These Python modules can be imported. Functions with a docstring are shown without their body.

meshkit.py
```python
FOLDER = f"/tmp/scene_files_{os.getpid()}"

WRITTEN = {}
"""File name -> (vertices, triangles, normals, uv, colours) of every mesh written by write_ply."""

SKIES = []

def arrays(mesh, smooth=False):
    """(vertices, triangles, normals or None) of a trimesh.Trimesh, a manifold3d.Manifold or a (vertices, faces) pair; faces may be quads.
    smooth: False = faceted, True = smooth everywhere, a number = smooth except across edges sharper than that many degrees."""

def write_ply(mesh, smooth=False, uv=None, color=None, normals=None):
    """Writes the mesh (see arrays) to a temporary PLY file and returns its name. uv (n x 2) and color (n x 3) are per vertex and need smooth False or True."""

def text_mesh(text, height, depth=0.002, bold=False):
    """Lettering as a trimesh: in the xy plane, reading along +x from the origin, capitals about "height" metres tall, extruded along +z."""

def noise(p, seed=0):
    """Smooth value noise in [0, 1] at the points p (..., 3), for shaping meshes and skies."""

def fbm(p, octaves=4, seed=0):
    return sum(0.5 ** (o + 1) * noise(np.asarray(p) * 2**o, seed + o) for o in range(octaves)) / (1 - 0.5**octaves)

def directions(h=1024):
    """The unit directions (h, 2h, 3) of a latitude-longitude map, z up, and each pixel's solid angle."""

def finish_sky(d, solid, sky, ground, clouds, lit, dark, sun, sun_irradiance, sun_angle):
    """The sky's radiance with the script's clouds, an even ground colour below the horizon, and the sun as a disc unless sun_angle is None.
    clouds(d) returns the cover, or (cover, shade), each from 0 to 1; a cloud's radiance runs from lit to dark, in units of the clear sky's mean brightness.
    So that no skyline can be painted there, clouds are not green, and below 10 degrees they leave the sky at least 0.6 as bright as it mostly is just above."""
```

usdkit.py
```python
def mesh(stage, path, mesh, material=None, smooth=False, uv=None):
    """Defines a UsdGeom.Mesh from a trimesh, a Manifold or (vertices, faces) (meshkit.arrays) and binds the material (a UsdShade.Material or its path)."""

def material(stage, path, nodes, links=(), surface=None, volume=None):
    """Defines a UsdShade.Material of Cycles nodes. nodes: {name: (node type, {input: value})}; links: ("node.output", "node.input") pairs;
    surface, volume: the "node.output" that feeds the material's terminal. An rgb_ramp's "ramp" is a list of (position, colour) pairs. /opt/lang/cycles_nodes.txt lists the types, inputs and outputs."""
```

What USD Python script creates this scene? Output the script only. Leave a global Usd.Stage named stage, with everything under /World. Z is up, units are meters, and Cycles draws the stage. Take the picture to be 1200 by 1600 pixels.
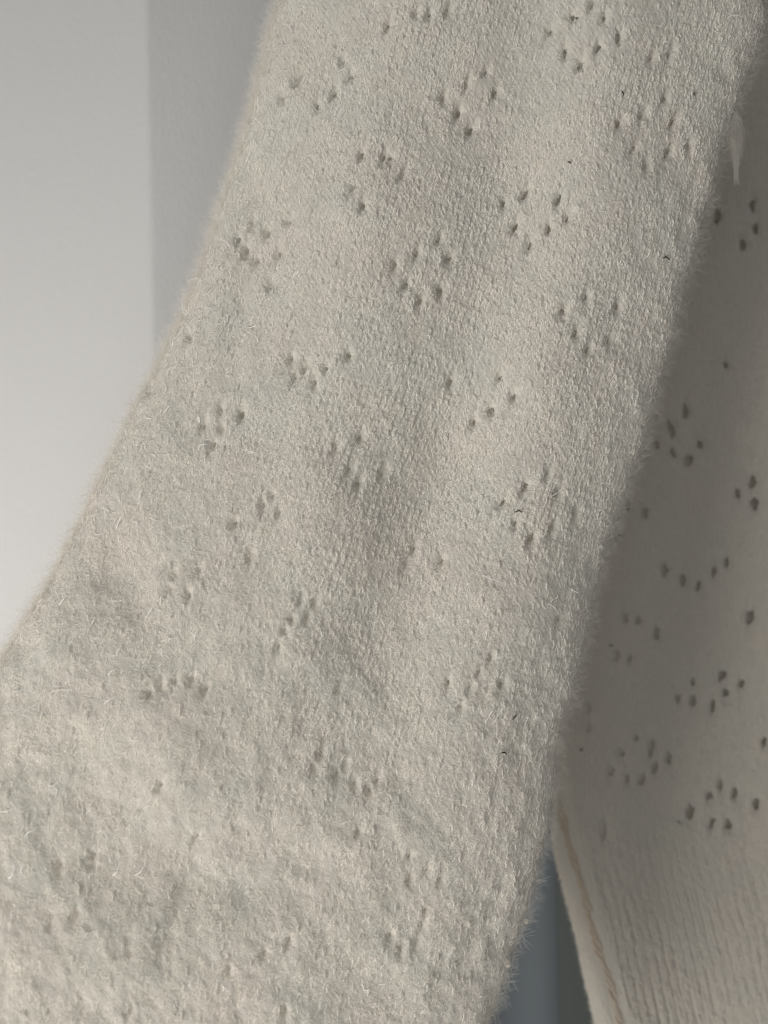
import math, numpy as np, trimesh, usdkit
from meshkit import noise, fbm
from scipy.spatial import cKDTree
from scipy.interpolate import PchipInterpolator
from pxr import Usd, UsdGeom, UsdLux, UsdShade, Gf, Sdf, Vt

rng = np.random.default_rng(7)
stage = Usd.Stage.CreateInMemory()
UsdGeom.SetStageUpAxis(stage, UsdGeom.Tokens.z)
UsdGeom.SetStageMetersPerUnit(stage, 1.0)
UsdGeom.Xform.Define(stage, '/World')
UsdGeom.Scope.Define(stage, '/World/Looks')

# ------------------------------------------------------------------ camera
ROLL = -0.02
EYE = np.array([0.0, 0.0, 1.30])
RIGHT = np.array([math.cos(ROLL), 0, math.sin(ROLL)])
UP = np.array([-math.sin(ROLL), 0, math.cos(ROLL)])
FWD = np.array([0.0, 1.0, 0.0])
FOCAL, APER = 30.0, 24.0
K = APER / FOCAL
cam = UsdGeom.Camera.Define(stage, '/World/camera')
M = Gf.Matrix4d(*RIGHT, 0, *UP, 0, *(-FWD), 0, *EYE, 1)
cam.AddTransformOp().Set(M)
cam.CreateFocalLengthAttr(FOCAL)
cam.CreateHorizontalApertureAttr(APER)
cam.CreateVerticalApertureAttr(APER * 4 / 3)
cam.CreateClippingRangeAttr(Gf.Vec2f(0.01, 50))
cam.CreateFStopAttr(7.5)
cam.CreateFocusDistanceAttr(0.318)
cam.CreateExposureAttr(-0.06)

def at(px, py, d):
    """The point at depth d metres that lies along the sight line of a place in the photograph (1200 x 1600)."""
    px, py, d = np.broadcast_arrays(np.asarray(px, float), np.asarray(py, float), np.asarray(d, float))
    x = (px - 600) / 1200 * K * d
    z = (800 - py) / 1200 * K * d
    return EYE + x[..., None] * RIGHT + z[..., None] * UP + d[..., None] * FWD

def pix(p):
    q = np.asarray(p) - EYE
    d = q @ FWD
    return np.stack([600 + q @ RIGHT / d / K * 1200, 800 - q @ UP / d / K * 1200], -1)

# ------------------------------------------------------------------ lamps
def rect(name, pos, target, w, h, power, color):
    l = UsdLux.RectLight.Define(stage, '/World/' + name)
    z = np.asarray(pos, float) - np.asarray(target, float); z /= np.linalg.norm(z)
    x = np.cross([0, 0, 1.0], z); x /= np.linalg.norm(x); y = np.cross(z, x)
    l.AddTransformOp().Set(Gf.Matrix4d(*x, 0, *y, 0, *z, 0, *map(float, pos), 1))
    l.CreateWidthAttr(w); l.CreateHeightAttr(h)
    l.CreateIntensityAttr(power); l.CreateColorAttr(Gf.Vec3f(*color))
    l.CreateNormalizeAttr(True)
    return l
rect('lamp_key', (-0.50, -0.20, 0.92), (0.0, 0.33, 1.24), 0.34, 0.34, 2.1, (1.0, 0.965, 0.93))
rect('lamp_fill', (0.05, -1.30, 1.40), (0.0, 0.40, 1.25), 1.3, 1.0, 2.75, (0.95, 0.97, 1.0))  # unseen cool fill panel behind the camera, added to lift the shaded parts

# ------------------------------------------------------------------ helpers
def tag(o, label=None, cat=None, group=None, kind=None):
    p = o.GetPrim() if hasattr(o, 'GetPrim') else o
    for k, v in (('label', label), ('category', cat), ('group', group), ('kind', kind)):
        if v: p.SetCustomDataByKey(k, v)
    return o

taken = {}
def path(name, parent=None):
    base = (str(parent.GetPath()) if parent is not None else '/World') + '/' + name
    n = taken.get(base, 0); taken[base] = n + 1
    return base if n == 0 else f'{base}_{n:03d}'

def obj(name, m, mat, parent=None, smooth=True):
    return usdkit.mesh(stage, path(name, parent), m, mat, smooth=smooth)

def grid_faces(nr, nc, wrap=False):
    i, j = np.meshgrid(np.arange(nr - 1), np.arange(nc if wrap else nc - 1), indexing='ij')
    a = i * nc + j; b = i * nc + (j + 1) % nc; c = (i + 1) * nc + (j + 1) % nc; d = (i + 1) * nc + j
    return np.concatenate([np.stack([a, d, c], -1).reshape(-1, 3), np.stack([a, c, b], -1).reshape(-1, 3)])

def grid_normals(P, wrap=False):
    if wrap:
        du = np.roll(P, -1, 1) - np.roll(P, 1, 1)
    else:
        du = np.gradient(P, axis=1)
    dv = np.gradient(P, axis=0)
    n = np.cross(dv, du)
    return n / np.maximum(np.linalg.norm(n, axis=-1, keepdims=True), 1e-12)

def curves(name, pts, widths, mat, parent):
    """pts (n, k, 3), widths (n, k): one BasisCurves prim."""
    n, k = pts.shape[:2]
    c = UsdGeom.BasisCurves.Define(stage, path(name, parent))
    c.CreateTypeAttr('linear')
    c.CreatePointsAttr(Vt.Vec3fArray.FromNumpy(pts.reshape(-1, 3).astype(np.float32)))
    c.CreateCurveVertexCountsAttr(Vt.IntArray.FromNumpy(np.full(n, k, np.int32)))
    c.CreateWidthsAttr(Vt.FloatArray.FromNumpy(widths.ravel().astype(np.float32)))
    c.SetWidthsInterpolation('vertex')
    UsdShade.MaterialBindingAPI.Apply(c.GetPrim()).Bind(mat)
    return c

# ------------------------------------------------------------------ materials
def looks(name): return '/World/Looks/' + name
def wool(name, c1, c2, bump=1.0, through=0.28):
    return usdkit.material(stage, looks(name), {
        'g': ('geometry', {}),
        'n1': ('noise_texture', {'scale': 45.0, 'detail': 4.0, 'roughness': 0.6}),
        'r1': ('rgb_ramp', {'ramp': [(0.35, c1), (0.65, c2)]}),
        'n2': ('noise_texture', {'scale': 1600.0, 'detail': 4.0, 'roughness': 0.7}),
        'b': ('bump', {'strength': bump, 'distance': 0.0007}),
        'p': ('principled_bsdf', {'roughness': 1.0, 'specular_ior_level': 0.1, 'diffuse_roughness': 1.0, 'sheen_weight': 0.08, 'sheen_roughness': 0.6, 'sheen_tint': (1, 0.97, 0.92)}),
        'tr': ('translucent_bsdf', {}),
        'mx': ('mix_closure', {'fac': through}),
    }, [('g.position', 'n1.vector'), ('g.position', 'n2.vector'), ('n1.fac', 'r1.fac'), ('r1.color', 'p.base_color'),
        ('n2.fac', 'b.height'), ('b.normal', 'p.normal'), ('r1.color', 'tr.color'), ('p.BSDF', 'mx.closure1'), ('tr.BSDF', 'mx.closure2')], surface='mx.closure')

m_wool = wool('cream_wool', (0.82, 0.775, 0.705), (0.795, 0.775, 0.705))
m_body_shade = wool('cream_wool_shade_toned', (0.76, 0.715, 0.645), (0.74, 0.71, 0.64), 0.8, 0.42)  # same yarn as the sleeve, darker: some of its shade is in the colour
m_seam = wool('tan_seam_yarn', (0.67, 0.575, 0.46), (0.63, 0.545, 0.44))
m_rib = m_body_shade
def fibre(name, col, tr):
    return usdkit.material(stage, looks(name), {
        'd': ('diffuse_bsdf', {'color': col}), 't': ('translucent_bsdf', {'color': col}), 'm': ('mix_closure', {'fac': tr})},
        [('d.BSDF', 'm.closure1'), ('t.BSDF', 'm.closure2')], surface='m.closure')
m_fibre = fibre('wool_fibre', (0.95, 0.92, 0.86), 0.5)
m_glint = usdkit.material(stage, looks('shiny_fibre'), {'p': ('principled_bsdf', {'base_color': (0.97, 0.96, 0.93), 'roughness': 0.3, 'specular_ior_level': 0.8})}, surface='p.BSDF')
m_lint = usdkit.material(stage, looks('dark_lint'), {'p': ('principled_bsdf', {'base_color': (0.03, 0.025, 0.02), 'roughness': 0.8})}, surface='p.BSDF')

def paint(name, col, s=0.5):
    return usdkit.material(stage, looks(name), {
        'g': ('geometry', {}),
        'mp': ('mapping', {'scale': (1.0, 1.0, 0.45)}),
        'n': ('noise_texture', {'scale': 700.0, 'detail': 3.0, 'roughness': 0.6}),
        'n2': ('noise_texture', {'scale': 120.0, 'detail': 2.0}),
        'a': ('math', {'math_type': 'multiply_add', 'value2': 0.5}),
        'b': ('bump', {'strength': s, 'distance': 0.0006}),
        'p': ('principled_bsdf', {'base_color': col, 'roughness': 0.55, 'specular_ior_level': 0.35}),
    }, [('g.position', 'mp.vector'), ('mp.vector', 'n.vector'), ('mp.vector', 'n2.vector'), ('n2.fac', 'a.value1'), ('n.fac', 'a.value3'),
        ('a.value', 'b.height'), ('b.normal', 'p.normal')], surface='p.BSDF')
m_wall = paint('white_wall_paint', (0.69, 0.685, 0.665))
m_wall_shade = paint('wall_shade_blue_grey', (0.165, 0.19, 0.205), 0.15)  # wall in the gap: its shade is painted into this blue grey

m_shade_strip = paint('shade_strip_green_grey', (0.105, 0.118, 0.112), 0.15)  # shadow beside the body panel, painted as a darker wall colour

# ------------------------------------------------------------------ walls
def extrude_plan(line, z0, z1):
    """A wall skin with thickness from a plan polyline, closed."""
    from shapely.geometry import Polygon
    m = trimesh.creation.extrude_polygon(Polygon(line), z1 - z0)
    m.apply_translation([0, 0, z0])
    return m
YW = 0.50                                           # front face of the white pier
xc = float(at(264, 545, YW)[0])
r = 0.010
arc = [(xc - r + r * math.sin(a), YW + r - r * math.cos(a)) for a in np.linspace(0, math.atan2(0.053, 0.13), 9)]
XR = xc + 0.13
RET = YW + 0.053                                     # the return face runs back at a flat angle behind the sleeve
w = obj('wall', extrude_plan([(-1.6, YW)] + arc + [(XR, RET), (XR, 1.05), (-1.6, 1.05)], 0.0, 2.6), m_wall, smooth=25)
tag(w, 'white painted wall with a rounded vertical corner left of the cream sleeve', 'wall', kind='structure')
xd = float(at(872, 1450, 0.62)[0])
w = obj('recess_wall', extrude_plan([(XR + 0.002, 0.62), (xd - 0.012, 0.62), (xd, 0.6242), (xd, 1.05), (XR + 0.002, 1.05)], 0.0, 2.6), m_wall_shade, smooth=25)
tag(w, 'wall seen in the gap below the sleeve edge, its shade put into a blue grey colour', 'wall', kind='structure')
w = obj('shade_strip_wall', extrude_plan([(xd + 0.0002, 0.6245), (1.6, 0.6245), (1.6, 1.05), (xd + 0.0002, 1.05)], 0.0, 2.6), m_shade_strip, smooth=25)  # flush panel added for the shadow strip in the gap
tag(w, 'dark strip of wall in the gap, added with the body panel shadow put into its colour', 'wall', kind='structure')

# ------------------------------------------------------------------ the sweater
sweater = UsdGeom.Xform.Define(stage, path('sweater'))
O = at(650, 800, 0.33); O = np.array([O[0], O[1], O[2]])
sweater.AddTranslateOp().Set(Gf.Vec3d(*O))
tag(sweater, 'cream fuzzy lace knit wool sweater hanging in front of the white wall', 'sweater')

PS, PT = 0.0022, 0.0018                                   # one stitch, across and along the wales
def cellnoise(a, b, k): return np.abs(np.sin(np.floor(a) * 12.9898 + np.floor(b) * 78.233 + k * 3.7) * 43758.5453) % 1

def knit(s, t, seed, amp_st, amp_f, felt, lumps):
    """Relief of worn, brushed stocking stitch: s, t are metres across and along the wales."""
    z = np.zeros_like(s)
    f1 = fbm(np.stack([s / 0.0013, t / 0.0021, z + seed * 3.1], -1), 3, seed) - 0.5
    f2 = fbm(np.stack([s / 0.0050, t / 0.0070, z + seed], -1), 3, seed + 5) - 0.5
    j1 = (noise(np.stack([s / 0.005, t / 0.006, z], -1), seed + 9) - 0.5) * 0.0012
    j2 = (noise(np.stack([s / 0.005, t / 0.006, z + 9], -1), seed + 9) - 0.5) * 0.0014
    a = (s + j1) / PS
    col = np.abs((a % 1) - 0.5) * 2                       # 0 in the middle of a wale, 1 in the furrow
    b = (t + j2) / PT + col * 0.8
    rnd = cellnoise(a, b, seed)
    st = ((1 - col ** 2) * 0.5 + 0.6 * np.sin(2 * np.pi * b)) * (0.3 + 1.2 * rnd)
    a2, b2 = a + 0.5, (t + j2) / (1.5 * PT)
    r2 = cellnoise(a2, b2, seed + 4)
    pit = np.exp(-(((a2 % 1) - 0.5) / 0.17) ** 2 - (((b2 % 1) - 0.5) / 0.30) ** 2) * np.clip((r2 - 0.45) / 0.55, 0, 1) ** 1.5
    return felt * (amp_st * st - 0.0007 * pit) + amp_f * (f1 + lumps * f2 * 2.2)

def yarn(P, N, ss, tt, seed, hl, keep, lift=0.00017, wmin=0.0005, wmax=0.00085):
    """The two legs of every stitch as short thick strands. ss (columns), tt (rows): metres along the grid; keep(i, j): chance to stay."""
    from scipy.ndimage import map_coordinates
    g = np.random.default_rng(seed)
    U, V = np.meshgrid(np.arange(ss[0], ss[-1], PS), np.arange(tt[0], tt[-1], PT), indexing='ij')
    U, V = U.ravel(), V.ravel()
    out, wid = [], []
    for side in (-1, 1):
        q = np.linspace(0, 1, 5)[None]
        uu = U[:, None] + side * PS * (0.08 + 0.40 * q) + g.normal(0, 0.00016, (len(U), 1)) + g.normal(0, 0.00007, (len(U), 5))
        vv = V[:, None] - PT * 1.25 * q + g.normal(0, 0.00022, (len(U), 1)) + g.normal(0, 0.00007, (len(U), 5))
        j, i = np.interp(uu, ss, np.arange(len(ss))), np.interp(vv, tt, np.arange(len(tt)))
        samp = lambda A: map_coordinates(A, [i, j], order=1, mode='nearest')
        p = np.stack([samp(P[..., k]) for k in range(3)], -1); n = np.stack([samp(N[..., k]) for k in range(3)], -1)
        e_ = samp(hl); c = samp(keep)[:, 2]
        p = p + n * (lift * (np.sin(np.pi * (0.1 + 0.8 * q)) - 0.45) + g.normal(0, 0.00012, (len(U), 1)))[..., None]
        ok = (e_.min(1) > -0.0006) & (g.random(len(U)) < c)
        out.append(p[ok]); wid.append(((wmin + (wmax - wmin) * g.random((len(U), 1))) * np.array([[0.45, 0.9, 1, 0.9, 0.45]]))[ok])
    return np.concatenate(out), np.concatenate(wid)

def eyelets(px, py, holes, along, depth, size=1.0):
    """Depth of the lace eyelets at the pixel places of the grid; along(px, py) = unit wale direction."""
    out = np.zeros(px.shape)
    for (hx, hy, k) in holes:
        k = min(1.0, 0.38 + 0.62 * k)
        a, b = size * (4.8 + 1.8 * rng.random()) * (0.75 + 0.35 * k), size * (8.5 + 4.0 * rng.random()) * (0.75 + 0.35 * k)
        m = (np.abs(px - hx) < 40) & (np.abs(py - hy) < 40)
        ii = np.nonzero(m)
        if not len(ii[0]): continue
        ang = along(hx, hy) + rng.normal(0, 0.10)
        dx, dy = px[ii] - hx, py[ii] - hy
        l = dx * math.sin(ang) + dy * math.cos(ang); w_ = dx * math.cos(ang) - dy * math.sin(ang)
        q = ((w_ / a) ** 2 + (l / b) ** 2) * (0.45 + 1.1 * noise(np.stack([px[ii] / 5.5, py[ii] / 7, 0 * dx + hx], -1), 41))
        out[ii] = np.minimum(out[ii], -depth * (0.25 + 0.75 * k) * np.exp(-q) - 0.00022 * np.exp(-(w_ / 5) ** 2 - (l / 22) ** 2))
    return out

S = 1.0; Wk = 0.55; F = 0.3
sleeve_holes = [(465,120,.8),(547,118,.8),(522,145,.6),(495,165,.5),(565,240,.6),(600,245,.5),(550,292,.8),(567,320,.8),(630,272,.5),(610,245,.4),
 (417,362,.7),(385,390,.7),(450,345,.5),(422,442,.6),(475,575,.8),(545,555,.9),(492,597,.4),(295,525,.5),
 (895,25,.9),(882,80,.9),(906,100,1),(935,75,.9),(968,57,1),(925,5,.9),(945,25,.7),(860,48,.6),(692,152,.7),(716,178,1),(736,203,1),(774,145,.9),(729,132,.6),(760,112,.5),(650,20,.5),(605,40,.4),(672,20,.4),(700,15,.5),
 (1040,155,.6),(969,192,.9),(991,232,1.1),(1010,260,.9),(1046,237,1),(1053,191,.9),(1077,230,.8),(1005,180,.6),(1020,90,.5),(1048,85,.4),
 (820,302,1),(787,317,.7),(806,352,.8),(827,382,1),(872,310,.9),(857,357,.8),(887,340,.5),(687,372,.8),(702,405,.9),(652,395,.7),(617,415,.8),(635,445,.9),(657,470,1),(690,455,.9),
 (880,485,.9),(901,520,.8),(920,547,.8),(954,530,1),(965,480,.8),(917,465,.7),
 (377,647,.7),(332,695,.7),(345,670,.5),(562,685,.7),(525,700,.6),(545,735,.7),(560,757,.8),(597,742,.7),(425,775,.6),(435,802,.5),(367,817,.4),(390,870,.4),(272,897,.5),(295,930,.5),
 (492,945,.5),(457,967,.5),(435,1012,.6),(320,1077,.6),(272,1065,.6),(233,1084,.6),
 (705,597,.8),(767,642,1),(740,659,1),(802,620,.9),(780,590,.5),(822,760,1),(872,772,1),(785,785,.7),(857,742,.7),(806,817,.6),(832,842,1),(864,827,1),(900,805,.6),
 (647,860,.6),(690,877,.5),(875,972,.6),(767,1032,.6),(785,1072,.9),(700,1068,.7),(720,1107,.5),(530,1075,.4),
 (502,1178,1),(525,1212,.9),(577,1237,.7),(667,1360,.7),(627,1485,.7),(665,1425,.5),(307,1310,.5),(92,1355,.7),(145,1340,.5),(117,1430,.8),(77,1450,.5),(412,1492,.7),(452,1470,.7),(357,1520,.6),(202,1585,.6),(445,1585,.6),(560,1300,.4),(250,1230,.4)]
sleeve_holes += [(x, y, .4) for x, y in [(440,150),(535,95),(395,350),(402,405),(372,372),(435,395),(455,560),(510,575),(460,590),(345,640),(362,668),(318,665),(350,700),(410,790),(440,780),(455,800),(280,880),(310,890),(262,920),(470,940),(480,965),(445,985),(250,1070),(300,1060),(660,845),(672,880),(635,880),(690,1050),(735,1075),(750,1050),(490,1200),(540,1195),(555,1225),(590,1220),(640,1340),(690,1375),(640,1375),(610,1465),(650,1480),(660,1450)] if min(math.hypot(x - a, y - b) for a, b, _ in sleeve_holes) > 21]
body_holes = [(1122,335,.9),(1177,320,.6),(1162,382,.9),(1182,357,.7),(1135,570,.5),(1072,645,.8),(1050,672,1),(1027,695,.6),(1052,707,.7),(1076,722,1),(1095,695,.6),(982,790,.7),(1009,802,1),
 (1177,755,.9),(1180,787,.9),(1155,772,.6),(1040,892,1),(1068,907,.9),(1092,917,.7),(1117,895,.6),(1137,880,.7),(1172,967,1),(978,967,.8),(1000,972,.5),(1027,992,.8),(965,1025,1),(986,1032,.9),
 (1130,1057,.9),(1085,1067,.6),(1160,1070,.7),(1135,1085,.8),(922,1107,.6),(922,1137,.6),(1062,1092,.7),(1085,1095,.7),(1115,1105,.6),(997,1155,.6),(1020,1172,.9),(1046,1186,.9),(972,1177,.7),(1025,1200,1),(957,1207,.7),(1006,1220,1),(982,1220,.6),
 (945,1297,1),(1080,1270,1),(1127,1227,.9),(1150,1242,.9),(1110,1245,.6),(1182,1257,.8),(1115,1287,.6),(1140,1290,1),(1195,1160,.8)]

# ---- sleeve: a closed tube whose outline runs through these places
Lk = np.array([(700,-800),(560,-400),(497,-180),(440,0),(408,120),(375,240),(335,370),(297,470),(252,565),(205,655),(150,775),(95,885),(40,975),(-20,1080),(-110,1270),(-210,1500),(-300,1750),(-380,2000)], float)
Rk = np.array([(1130,-420),(1150,-180),(1168,-40),(1180,0),(1188,40),(1180,75),(1160,125),(1132,210),(1100,325),(1060,470),(1020,620),(985,735),(952,830),(930,900),(905,1010),(885,1090),(868,1170),(858,1245),(843,1320),(823,1400),(795,1490),(775,1555),(758,1605),(735,1760),(735,2000),(750,2250)], float)
fL = PchipInterpolator(Lk[:, 1], Lk[:, 0]); fR = PchipInterpolator(Rk[:, 1], Rk[:, 0])
vL = np.concatenate([np.linspace(-640, -335, 40)[:-1], np.linspace(-335, 1690, 1010), np.linspace(1690, 1890, 30)[1:]])
NV = len(vL); vR = PchipInterpolator([-640, 0, 1045, 1600, 1890], [-415, 215, 1290, 1860, 2150])(vL)
dL = PchipInterpolator([-640, 0, 560, 1045, 1890], [0.335, 0.333, 0.318, 0.296, 0.270])(vL)
dR = PchipInterpolator([-640, 0, 560, 1045, 1890], [0.348, 0.338, 0.330, 0.318, 0.300])(vL)
L3, R3 = at(fL(vL), vL, dL), at(fR(vR), vR, dR)
FT, BK = 560, 36
e = 0.75
tt = np.linspace(math.pi + e, -e, 4000)
pw = 2 / 2.35
def sect(t): return np.sign(np.cos(t)) * np.abs(np.cos(t)) ** pw, np.sign(np.sin(t)) * np.abs(np.sin(t)) ** pw
c_, h_ = sect(tt)
arcl = np.concatenate([[0], np.cumsum(np.hypot(np.diff(c_) * 0.073, np.diff(h_) * 0.02))])
tf = np.interp(np.linspace(0, arcl[-1], FT), arcl, tt)
tb = np.linspace(-e, -math.pi + e, BK + 2)[1:-1]
t_all = np.concatenate([tf, tb])
ca, ha = sect(t_all)
A = R3 - L3; W = np.linalg.norm(A, axis=1, keepdims=True); A = A / W
T = np.gradient((L3 + R3) / 2, axis=0); T -= (T * A).sum(1, keepdims=True) * A; T /= np.linalg.norm(T, axis=1, keepdims=True)
NN = np.cross(A, T); NN *= np.sign((NN @ -FWD))[:, None]
thick = np.where(ha > 0, 0.020, 0.014)
P = ((L3 + R3) / 2)[:, None] + A[:, None] * (W[:, None] / 2 * ca[None, :, None]) + NN[:, None] * (ha * thick)[None, :, None]
front = np.clip((ha[None, :] + 0.3) / 0.5, 0, 1) * np.ones((NV, 1))
soft = np.clip((ha[None, :] + 0.1) / 1.05, 0, 1) ** 1.3 * np.ones((NV, 1))
px, py = pix(P)[..., 0], pix(P)[..., 1]
def ridge(pts, width):
    """Gaussian about a run of places in the photograph."""
    pts = np.array(pts, float); x = np.interp(py, pts[:, 1], pts[:, 0]); 
    ends = np.clip((py - pts[0, 1]) / 160, 0, 1) * np.clip((pts[-1, 1] - py) / 420, 0, 1)
    return np.exp(-((px - x) / width) ** 2) * ends * ends * (3 - 2 * ends)
def dent(x, y, r1, r2=None): return np.exp(-((px - x) / r1) ** 2 - ((py - y) / (r2 or r1)) ** 2)
fold = (-0.0045 * ridge([(870,-200),(825,150),(785,350),(735,560),(685,760),(635,960),(585,1300)], 85)
        + 0.0030 * ridge([(960,-150),(930,200),(890,480),(840,760),(780,1050),(720,1350)], 95)
        + 0.0024 * ridge([(640,-150),(600,150),(555,420),(520,680),(470,1000),(420,1250)], 90)
        - 0.0026 * ridge([(420,150),(395,350),(345,620),(300,800)], 42)
        - 0.0044 * dent(185, 900, 60, 75) - 0.0009 * dent(300, 650, 40, 50)
        - 0.0030 * dent(330, 1370, 240, 80) - 0.0025 * dent(110, 1230, 90, 70)
        + 0.0025 * dent(300, 1180, 150, 90) + 0.0020 * dent(120, 1480, 150, 90)
        - 0.0016 * dent(590, 1180, 120, 60) + 0.0014 * dent(420, 900, 120, 120))
P = P + NN[:, None] * (fold * soft)[..., None]
P += NN[:, None] * ((fbm(np.stack([px / 140, py / 170, 0 * px], -1), 2, 31) - 0.5) * 0.0035 * soft)[..., None]
N = grid_normals(P, True)
if (N[NV // 2, FT // 2] @ FWD) > 0: N = -N
s0 = np.concatenate([[0], np.cumsum(np.linalg.norm(np.diff(P[NV // 2], axis=0), axis=1))])
s = s0[None, :] + 0 * W
t_ = np.concatenate([[0], np.cumsum(np.linalg.norm(np.diff((L3 + R3) / 2, axis=0), axis=1))])[:, None] + 0 * s
px, py = pix(P)[..., 0], pix(P)[..., 1]
felt = np.clip((px - 150) / 350, 0.35, 1) * np.clip(1.9 - py / 900, 0.35, 1)
lumps = 0.6 + 1.6 * np.clip((py - 800) / 500, 0, 1) + 0.7 * np.clip((520 - px) / 400, 0, 1)
h = knit(s, t_, 3, 0.00019, 0.00038, felt, lumps)
h = h * front + (fbm(np.stack([s / 0.007, t_ / 0.009, 0 * s], -1), 2, 91) - 0.5) * 0.0022 * (1 - soft)
facing = (N @ -FWD) > 0.05
hl = eyelets(np.where(facing, px, -9e3), py, sleeve_holes, lambda x, y: -0.33, 0.0021)
P = P + N * (h + hl * front)[..., None]
sleeve_faces = grid_faces(NV, FT + BK, True)
cap = []
Pv = P.reshape(-1, 3)
nc = FT + BK
c0, c1 = len(Pv), len(Pv) + 1
Pall = np.vstack([Pv, P[0].mean(0), P[-1].mean(0)])
j = np.arange(nc)
cap = np.vstack([np.stack([np.full(nc, c0), j, (j + 1) % nc], 1), np.stack([np.full(nc, c1), (NV - 1) * nc + (j + 1) % nc, (NV - 1) * nc + j], 1)])
opening = ((hl < -0.0014) & (front > 0.5)).reshape(-1)
sleeve_faces = sleeve_faces[~opening[sleeve_faces].all(1)]
sf = np.vstack([sleeve_faces, cap])
tri = Pall[sf[len(sf) // 5]]
f_n = np.cross(tri[1] - tri[0], tri[2] - tri[0])
# faces outwards
mid = NV // 2 * nc + FT // 2
k = np.nonzero((sf == mid).any(1))[0][0]
if np.dot(np.cross(Pall[sf[k, 1]] - Pall[sf[k, 0]], Pall[sf[k, 2]] - Pall[sf[k, 0]]), -FWD) < 0: sf = sf[:, ::-1]
sleeve = obj('sleeve', (Pall - O, sf), m_wool, sweater)
tag(sleeve, 'wide sleeve in front, brushed and felted, with clusters of lace eyelets')
SP, SN = P, grid_normals(P, True)
if (SN[NV // 2, FT // 2] @ FWD) > 0: SN = -SN
STv = np.gradient(P, axis=0); STv /= np.linalg.norm(STv, axis=-1, keepdims=True)
SH, SPX = hl, np.stack([px, py], -1)

# ---- body: the panel behind, side edge rolled back
Bk = np.array([(1000,-700),(960,-300),(930,0),(905,400),(880,800),(868,1100),(862,1230),(864,1300),(880,1380),(900,1460),(915,1530),(931,1605),(975,1800),(1040,2100)], float)
fB = PchipInterpolator(Bk[:, 1], Bk[:, 0])
NB = 760
vB = np.linspace(-560, 2050, NB)
wide = 560.0                                            # how far the panel goes on to the right, in places of the photograph
NU = 430
un = np.linspace(0, 1, NU) ** 1.25
back = 40                                               # the hem of the fabric turned behind the edge
dB = np.interp(vB, [-560, 0, 1250, 2050], [0.440, 0.438, 0.436, 0.432])
def body_depth(u, v):
    x = u * wide
    roll = 0.013 * np.exp(-x / 22) + 0.004 * np.exp(-x / 90)
    wave = 0.002 * np.sin(x / 60) - 0.014 * np.exp(-((x + 0.06 * (v - 900) - 390) / 120) ** 2)
    return roll + wave + 0.0001 * np.minimum(x, 300) * np.clip((v - 200) / 900, 0.3, 1)
bx = fB(vB)[:, None] + un[None] * wide
by = vB[:, None] + 0.0 * un[None]
wale = 0.22 * np.clip((by - 1150) / 500, 0, 1.6) ** 1.2
bx = bx
PB = at(bx, by, dB[:, None] + body_depth(un[None], by))
px, py = bx, by
NBn = grid_normals(PB)
if (NBn[NB // 2, NU // 2] @ FWD) > 0: NBn = -NBn
sB = np.concatenate([np.zeros((NB, 1)), np.cumsum(np.linalg.norm(np.diff(PB, axis=1), axis=2), axis=1)], 1)
tB = np.cumsum(np.full(NB, np.linalg.norm(PB[1, NU // 2] - PB[0, NU // 2])))[:, None] + 0 * sB
ribbed = np.clip((by - 1260) / 160, 0, 1) * np.clip((bx - fB(vB)[:, None] - 30) / 40, 0, 1)
hB = knit(sB, tB, 11, 0.00030, 0.00055, np.ones_like(sB), 0.5)
rp = 0.0046
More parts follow.
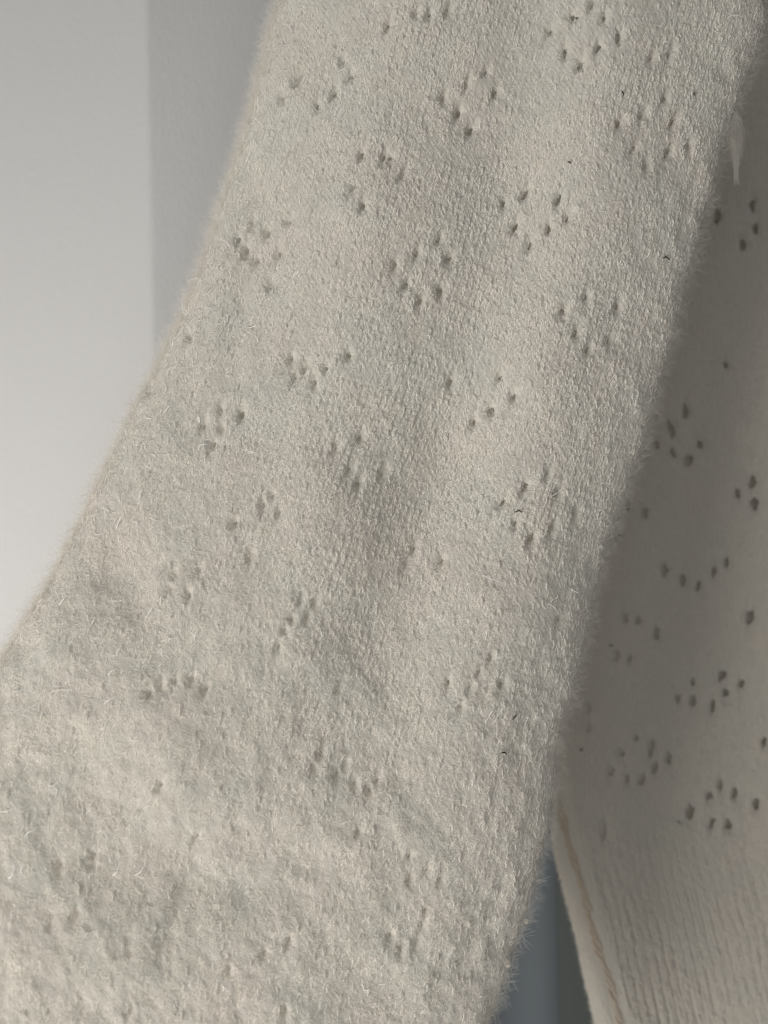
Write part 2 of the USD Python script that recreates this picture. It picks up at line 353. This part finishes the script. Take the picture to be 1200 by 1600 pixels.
rj = (noise(np.stack([sB / 0.004, tB / 0.012, 0 * sB], -1), 21) - 0.5) * 0.0016
groove = np.exp(-((((sB + rj) / rp) % 1 - 0.5) / 0.15) ** 2)
gon = np.clip(noise(np.stack([np.floor((sB + rj) / rp) * 3.3, tB / 0.0065, 0 * sB], -1), 23) * 1.8 - 0.15, 0.1, 1)
hB += -0.00072 * groove * gon * ribbed
xs = np.interp(vB, [1180, 1255, 1330, 1400, 1500, 1605, 2050], [870, 872, 892, 912, 940, 972, 1110])[:, None]
son = np.clip((by - 1170) / 60, 0, 1)
hB += (-0.0009 * np.exp(-((bx - xs) / 12) ** 2) + 0.0006 * np.exp(-((bx - xs + 24) / 10) ** 2) + 0.0004 * np.exp(-((bx - xs - 22) / 9) ** 2)) * son
hlB = eyelets(px, py, body_holes, lambda x, y: 0.05, 0.0024, 1.3)
PB = PB + NBn * (hB + hlB)[..., None]
# the panel is the side of a closed tube: its other layer lies behind
NK = 24
ub = np.linspace(1, 0, NK + 1)[:-1]
xb = ub * wide
gap_b = 0.003 + 0.009 * (1 - np.exp(-xb / 90))
PBb = at(fB(vB)[:, None] + xb[None], np.repeat(vB[:, None], NK, 1), dB[:, None] + body_depth(ub[None], np.repeat(vB[:, None], NK, 1)) + gap_b[None])
loop = np.concatenate([PB, PBb], 1)
vb = loop.reshape(-1, 3); nl = NU + NK
openB = np.concatenate([hlB < -0.00135, np.zeros((NB, NK), bool)], 1).ravel()
fb = grid_faces(NB, nl, True)
if np.dot(np.cross(vb[fb[200, 1]] - vb[fb[200, 0]], vb[fb[200, 2]] - vb[fb[200, 0]]), -FWD) < 0: fb = fb[:, ::-1]
fb = fb[~openB[fb].all(1)]
body = obj('body', (vb - O, fb), m_body_shade, sweater)
tag(body, 'shaded body panel behind the sleeve, with lace eyelets and fine ribs at the bottom')

# seam yarn in the groove along the body's side edge: overcast stitches
tree = cKDTree(np.stack([bx.ravel(), by.ravel()], 1))
PBf, NBf = PB.reshape(-1, 3), NBn.reshape(-1, 3)
sv = np.arange(1225, 1720, 4.0)
seam_parts = []
for strand in range(3):
    pts = []
    for q, y in enumerate(sv):
        x = float(np.interp(y, vB, xs[:, 0])) + 4.5 * math.sin(q * 0.55 + strand * 2.1) + 2.5 * math.sin(q * 0.17 + strand)
        i = tree.query((x, y))[1]
        pts.append(PBf[i] + NBf[i] * (-0.0005 + 0.0004 * math.cos(q * 0.55 + strand * 2.1)))
    pts = np.array(pts)
    pts[1:-1] = (pts[:-2] + pts[1:-1] * 2 + pts[2:]) / 4
    ang = np.linspace(0, 2 * np.pi, 7)[:-1]
    tg = np.gradient(pts, axis=0); tg /= np.linalg.norm(tg, axis=1, keepdims=True)
    e1 = np.cross(tg, FWD); e1 /= np.linalg.norm(e1, axis=1, keepdims=True); e2 = np.cross(tg, e1)
    rad = 0.0010 * (0.7 + 0.6 * noise(np.stack([np.arange(len(pts)) * 0.4, np.zeros(len(pts)) + strand, np.zeros(len(pts))], -1), 3)) * np.clip(np.arange(len(pts)) / 14, 0.05, 1)
    ring = pts[:, None] + rad[:, None, None] * (np.cos(ang)[None, :, None] * e1[:, None] + np.sin(ang)[None, :, None] * e2[:, None])
    seam_parts.append(trimesh.Trimesh(ring.reshape(-1, 3), grid_faces(len(pts), 6, True), process=False))
sm = trimesh.util.concatenate(seam_parts)
seam = obj('side_seam', (np.array(sm.vertices) - O, np.array(sm.faces)), m_seam, body)
tag(seam, 'tan seam along the side edge')

# ------------------------------------------------------------------ wool fibres
def fibres(P, N, Tv, count, weight, length, lift, width, seed, curl=0.5, k=5, along=0.6):
    g = np.random.default_rng(seed)
    flat = weight.ravel() / weight.sum()
    idx = g.choice(len(flat), count, p=flat)
    p0, n0, t0 = P.reshape(-1, 3)[idx], N.reshape(-1, 3)[idx], Tv.reshape(-1, 3)[idx]
    b0 = np.cross(n0, t0)
    p0 = p0 + (g.random((count, 1)) - 0.5) * 0.0005 * t0 + (g.random((count, 1)) - 0.5) * 0.0005 * b0
    a = g.normal(0, 1, count) * (1 - along) * 2.2 + g.integers(0, 2, count) * np.pi
    d = t0 * np.cos(a)[:, None] + b0 * np.sin(a)[:, None] + n0 * (lift[0] + (lift[1] - lift[0]) * g.random(count))[:, None]
    d /= np.linalg.norm(d, axis=1, keepdims=True)
    L = (length[0] + (length[1] - length[0]) * g.random(count) ** 2)
    pts = [p0 + n0 * 0.0001]; cur = pts[0]
    bend = np.cross(d, n0) * g.normal(0, curl, count)[:, None] - n0 * (0.25 * g.random(count) * curl)[:, None]
    for q in range(k - 1):
        cur = cur + d * (L / (k - 1))[:, None]
        pts.append(cur)
        d = d + bend * 0.6 + g.normal(0, 0.16 * curl, d.shape)
        d /= np.linalg.norm(d, axis=1, keepdims=True)
    wv = (width[0] + (width[1] - width[0]) * g.random(count))[:, None] * np.linspace(1, 0.45, k)[None]
    return np.stack(pts, 1), wv

inview = (SPX[..., 0] > -80) & (SPX[..., 0] < 1280) & (SPX[..., 1] > -80) & (SPX[..., 1] < 1680)
cell = np.linalg.norm(np.roll(SP, -1, 1) - SP, axis=-1)
vis = inview & (SN @ -FWD > -0.35)
clump = np.clip(fbm(np.stack([s / 0.004, t_ / 0.006, 0 * s], -1), 3, 77) * 2.2 - 0.5, 0.1, 1)
wgt = vis * cell * clump * (1 + 1.5 * np.exp(-((SH + 0.0007) / 0.0005) ** 2))
keep = np.where(vis, np.clip(0.25 + 0.75 * felt, 0, 1) * np.clip(noise(np.stack([s / 0.012, t_ / 0.016, 0 * s], -1), 55) * 2.0, 0.15, 1), 0)
p_, w_ = yarn(SP, SN, s0, t_[:, 0], 21, SH, keep)
o = curves('stitches', p_ - O, w_, m_wool, sleeve); tag(o, kind='stuff')
p_, w_ = fibres(SP, SN, STv, 46000, wgt, (0.0010, 0.0032), (0.05, 0.45), (0.00009, 0.00019), 1, curl=1.2, along=0.5, k=4)
o = curves('fuzz', p_ - O, w_, m_fibre, sleeve); tag(o, kind='stuff')
p_, w_ = fibres(SP, SN, STv, 26000, vis * cell * (0.5 + 0.8 * np.clip((SPX[..., 1] - 500) / 700, 0, 1)), (0.002, 0.0065), (0.25, 0.9), (0.00003, 0.00006), 8, curl=1.0, k=4, along=0.4)
o = curves('long_fuzz', p_ - O, w_, m_fibre, sleeve); tag(o, kind='stuff')
edge = vis * cell * np.exp(-((SN @ -FWD) / 0.35) ** 2)
p_, w_ = fibres(SP, SN, STv, 26000, edge * (0.5 + 1.3 * (SPX[..., 0] < 500)), (0.0015, 0.0075), (0.4, 1.6), (0.00003, 0.00007), 2, curl=0.8, k=4)
o = curves('edge_fuzz', p_ - O, w_, m_fibre, sleeve); tag(o, kind='stuff')
left = vis * cell * (0.15 + np.exp(-((SPX[..., 0] - 330 + 0.38 * (SPX[..., 1] - 480)) / 140) ** 2))
p_, w_ = fibres(SP, SN, STv, 520, left, (0.002, 0.006), (0.2, 0.9), (0.00013, 0.00024), 3, curl=0.5)
o = curves('shiny_hairs', p_ - O, w_, m_glint, sleeve); tag(o, kind='stuff')

TB = np.gradient(PB, axis=0); TB /= np.linalg.norm(TB, axis=-1, keepdims=True)
cellB = np.concatenate([np.linalg.norm(np.diff(PB, axis=1), axis=2), np.zeros((NB, 1))], 1) * ((bx < 1260) & (by > -80) & (by < 1680))
keepB = ((bx < 1260) & (by > -60) & (by < 1660) & (np.abs(bx - xs) > 16 * son)) * 0.7
p_, w_ = yarn(PB, NBn, sB[NB // 2], tB[:, 0], 22, hlB, keepB, 0.0004)
o = curves('stitches', p_ - O, w_, m_body_shade, body); tag(o, kind='stuff')
p_, w_ = fibres(PB, NBn, TB, 24000, cellB * (1 + 2.5 * np.exp(-((hlB + 0.0007) / 0.0006) ** 2)), (0.001, 0.003), (0.05, 0.4), (0.00006, 0.00011), 4, curl=0.5, along=0.75, k=4)
o = curves('fuzz', p_ - O, w_, m_fibre, body); tag(o, kind='stuff')
p_, w_ = fibres(PB[:, :14], NBn[:, :14] - RIGHT * 1.0, TB[:, :14], 2600, np.ones((NB, 14)) * ((vB > 1150) & (vB < 1680))[:, None], (0.001, 0.0032), (0.4, 1.3), (0.00005, 0.00009), 5, curl=0.5)
o = curves('edge_fuzz', p_ - O, w_, m_fibre, body); tag(o, kind='stuff')

# ------------------------------------------------------------------ lint, pills and the loose tuft
treeS = cKDTree(np.where((inview & (SN @ -FWD > 0.02))[..., None], SPX, -1e5).reshape(-1, 2))
def on(px_, py_, which):
    if which == 'sleeve':
        i = treeS.query((px_, py_))[1]; return SP.reshape(-1, 3)[i], SN.reshape(-1, 3)[i]
    i = tree.query((px_, py_))[1]; return PBf[i], NBf[i]
def worm(pts, r0, sides=6):
    pts = np.array(pts); n = len(pts)
    tg = np.gradient(pts, axis=0); tg /= np.linalg.norm(tg, axis=1, keepdims=True)
    e1 = np.cross(tg, FWD + 0.01); e1 /= np.linalg.norm(e1, axis=1, keepdims=True); e2 = np.cross(tg, e1)
    ang = np.linspace(0, 2 * np.pi, sides + 1)[:-1]
    rad = r0 * np.sqrt(np.clip(1 - np.linspace(-1, 1, n) ** 2, 0.08, 1))
    ring = pts[:, None] + rad[:, None, None] * (np.cos(ang)[None, :, None] * e1[:, None] + np.sin(ang)[None, :, None] * e2[:, None])
    v = np.vstack([ring.reshape(-1, 3), pts[0], pts[-1]]); f = grid_faces(n, sides, True); a = np.arange(sides); o_ = n * sides
    f = np.vstack([f, np.stack([np.full(sides, o_), a, (a + 1) % sides], 1), np.stack([np.full(sides, o_ + 1), o_ - sides + (a + 1) % sides, o_ - sides + a], 1)])
    return v, f
for (x, y, wh, L, ang) in [(902,28,'sleeve',2.5,0.3),(971,146,'sleeve',4,1.3),(1083,147,'sleeve',4,1.2),(889,255,'sleeve',3,0.5),(1040,403,'sleeve',7,0.2),(811,799,'sleeve',4,0.1),(802,1118,'sleeve',6,-0.8),(785,1176,'sleeve',4,0.3),
                           (954,1008,'body',4,0.4),(1060,1283,'body',5,0.7),(1118,345,'body',5,0.6),(968,836,'body',5,0.1),(908,1171,'body',2.5,0.2)]:
    pts = []
    for q in np.linspace(-1, 1, 6):
        p, n = on(x + q * L * math.cos(ang), y + q * L * math.sin(ang) + q * q * L * 0.4, wh)
        pts.append(p + n * 0.0007)
    v, f = worm(pts, 0.00022)
    v = v - O
    tag(obj('lint_speck', (v, f), m_lint, sleeve if wh == 'sleeve' else body), 'tiny dark lint speck caught in the wool')
for (x, y, r_) in [(829,1439,.0011),(800,1506,.0014)]:
    p, n = on(x - 10, y, 'sleeve')
    q0 = at(x - 7, y, float((p - EYE) @ FWD))
    gg = np.random.default_rng(int(x)); q = np.linspace(0, 1, 6)
    ph = gg.random((90, 1)) * 6.28; th = gg.random((90, 1)) * 6.28
    rr = r_ * (0.2 + 0.5 * gg.random((90, 1)))
    arc_ = ph + q[None] * (1.5 + 2 * gg.random((90, 1)))
    pts = np.stack([rr * np.cos(arc_), rr * np.sin(arc_) * np.cos(th), rr * np.sin(arc_) * np.sin(th) * 1.3], -1) + q0
    o = curves('wool_pill', pts - O, np.full((90, 6), 0.00016), m_fibre, sleeve)
# loose tuft of wool at the sleeve's edge near the top right
g = np.random.default_rng(12)
tp = []
for i in range(260):
    y0 = 190 + 60 * g.random(); L = 30 + 35 * g.random()
    q = np.linspace(0, 1, 5)
    xx = 1150 + g.normal(0, 7) * (1 - np.abs((y0 + q * L - 225) / 60)) + np.sin(q * 3 + i) * 3
    d0 = 0.350 + g.normal(0, 0.0015)
    tp.append(at(xx, y0 + (q - 0.3) * L, d0))
tp = np.array(tp)
o = curves('loose_tuft', tp - O, np.full(tp.shape[:2], 0.00009), m_fibre, sleeve)
tag(o, 'small pale tuft of loose wool near the top right')
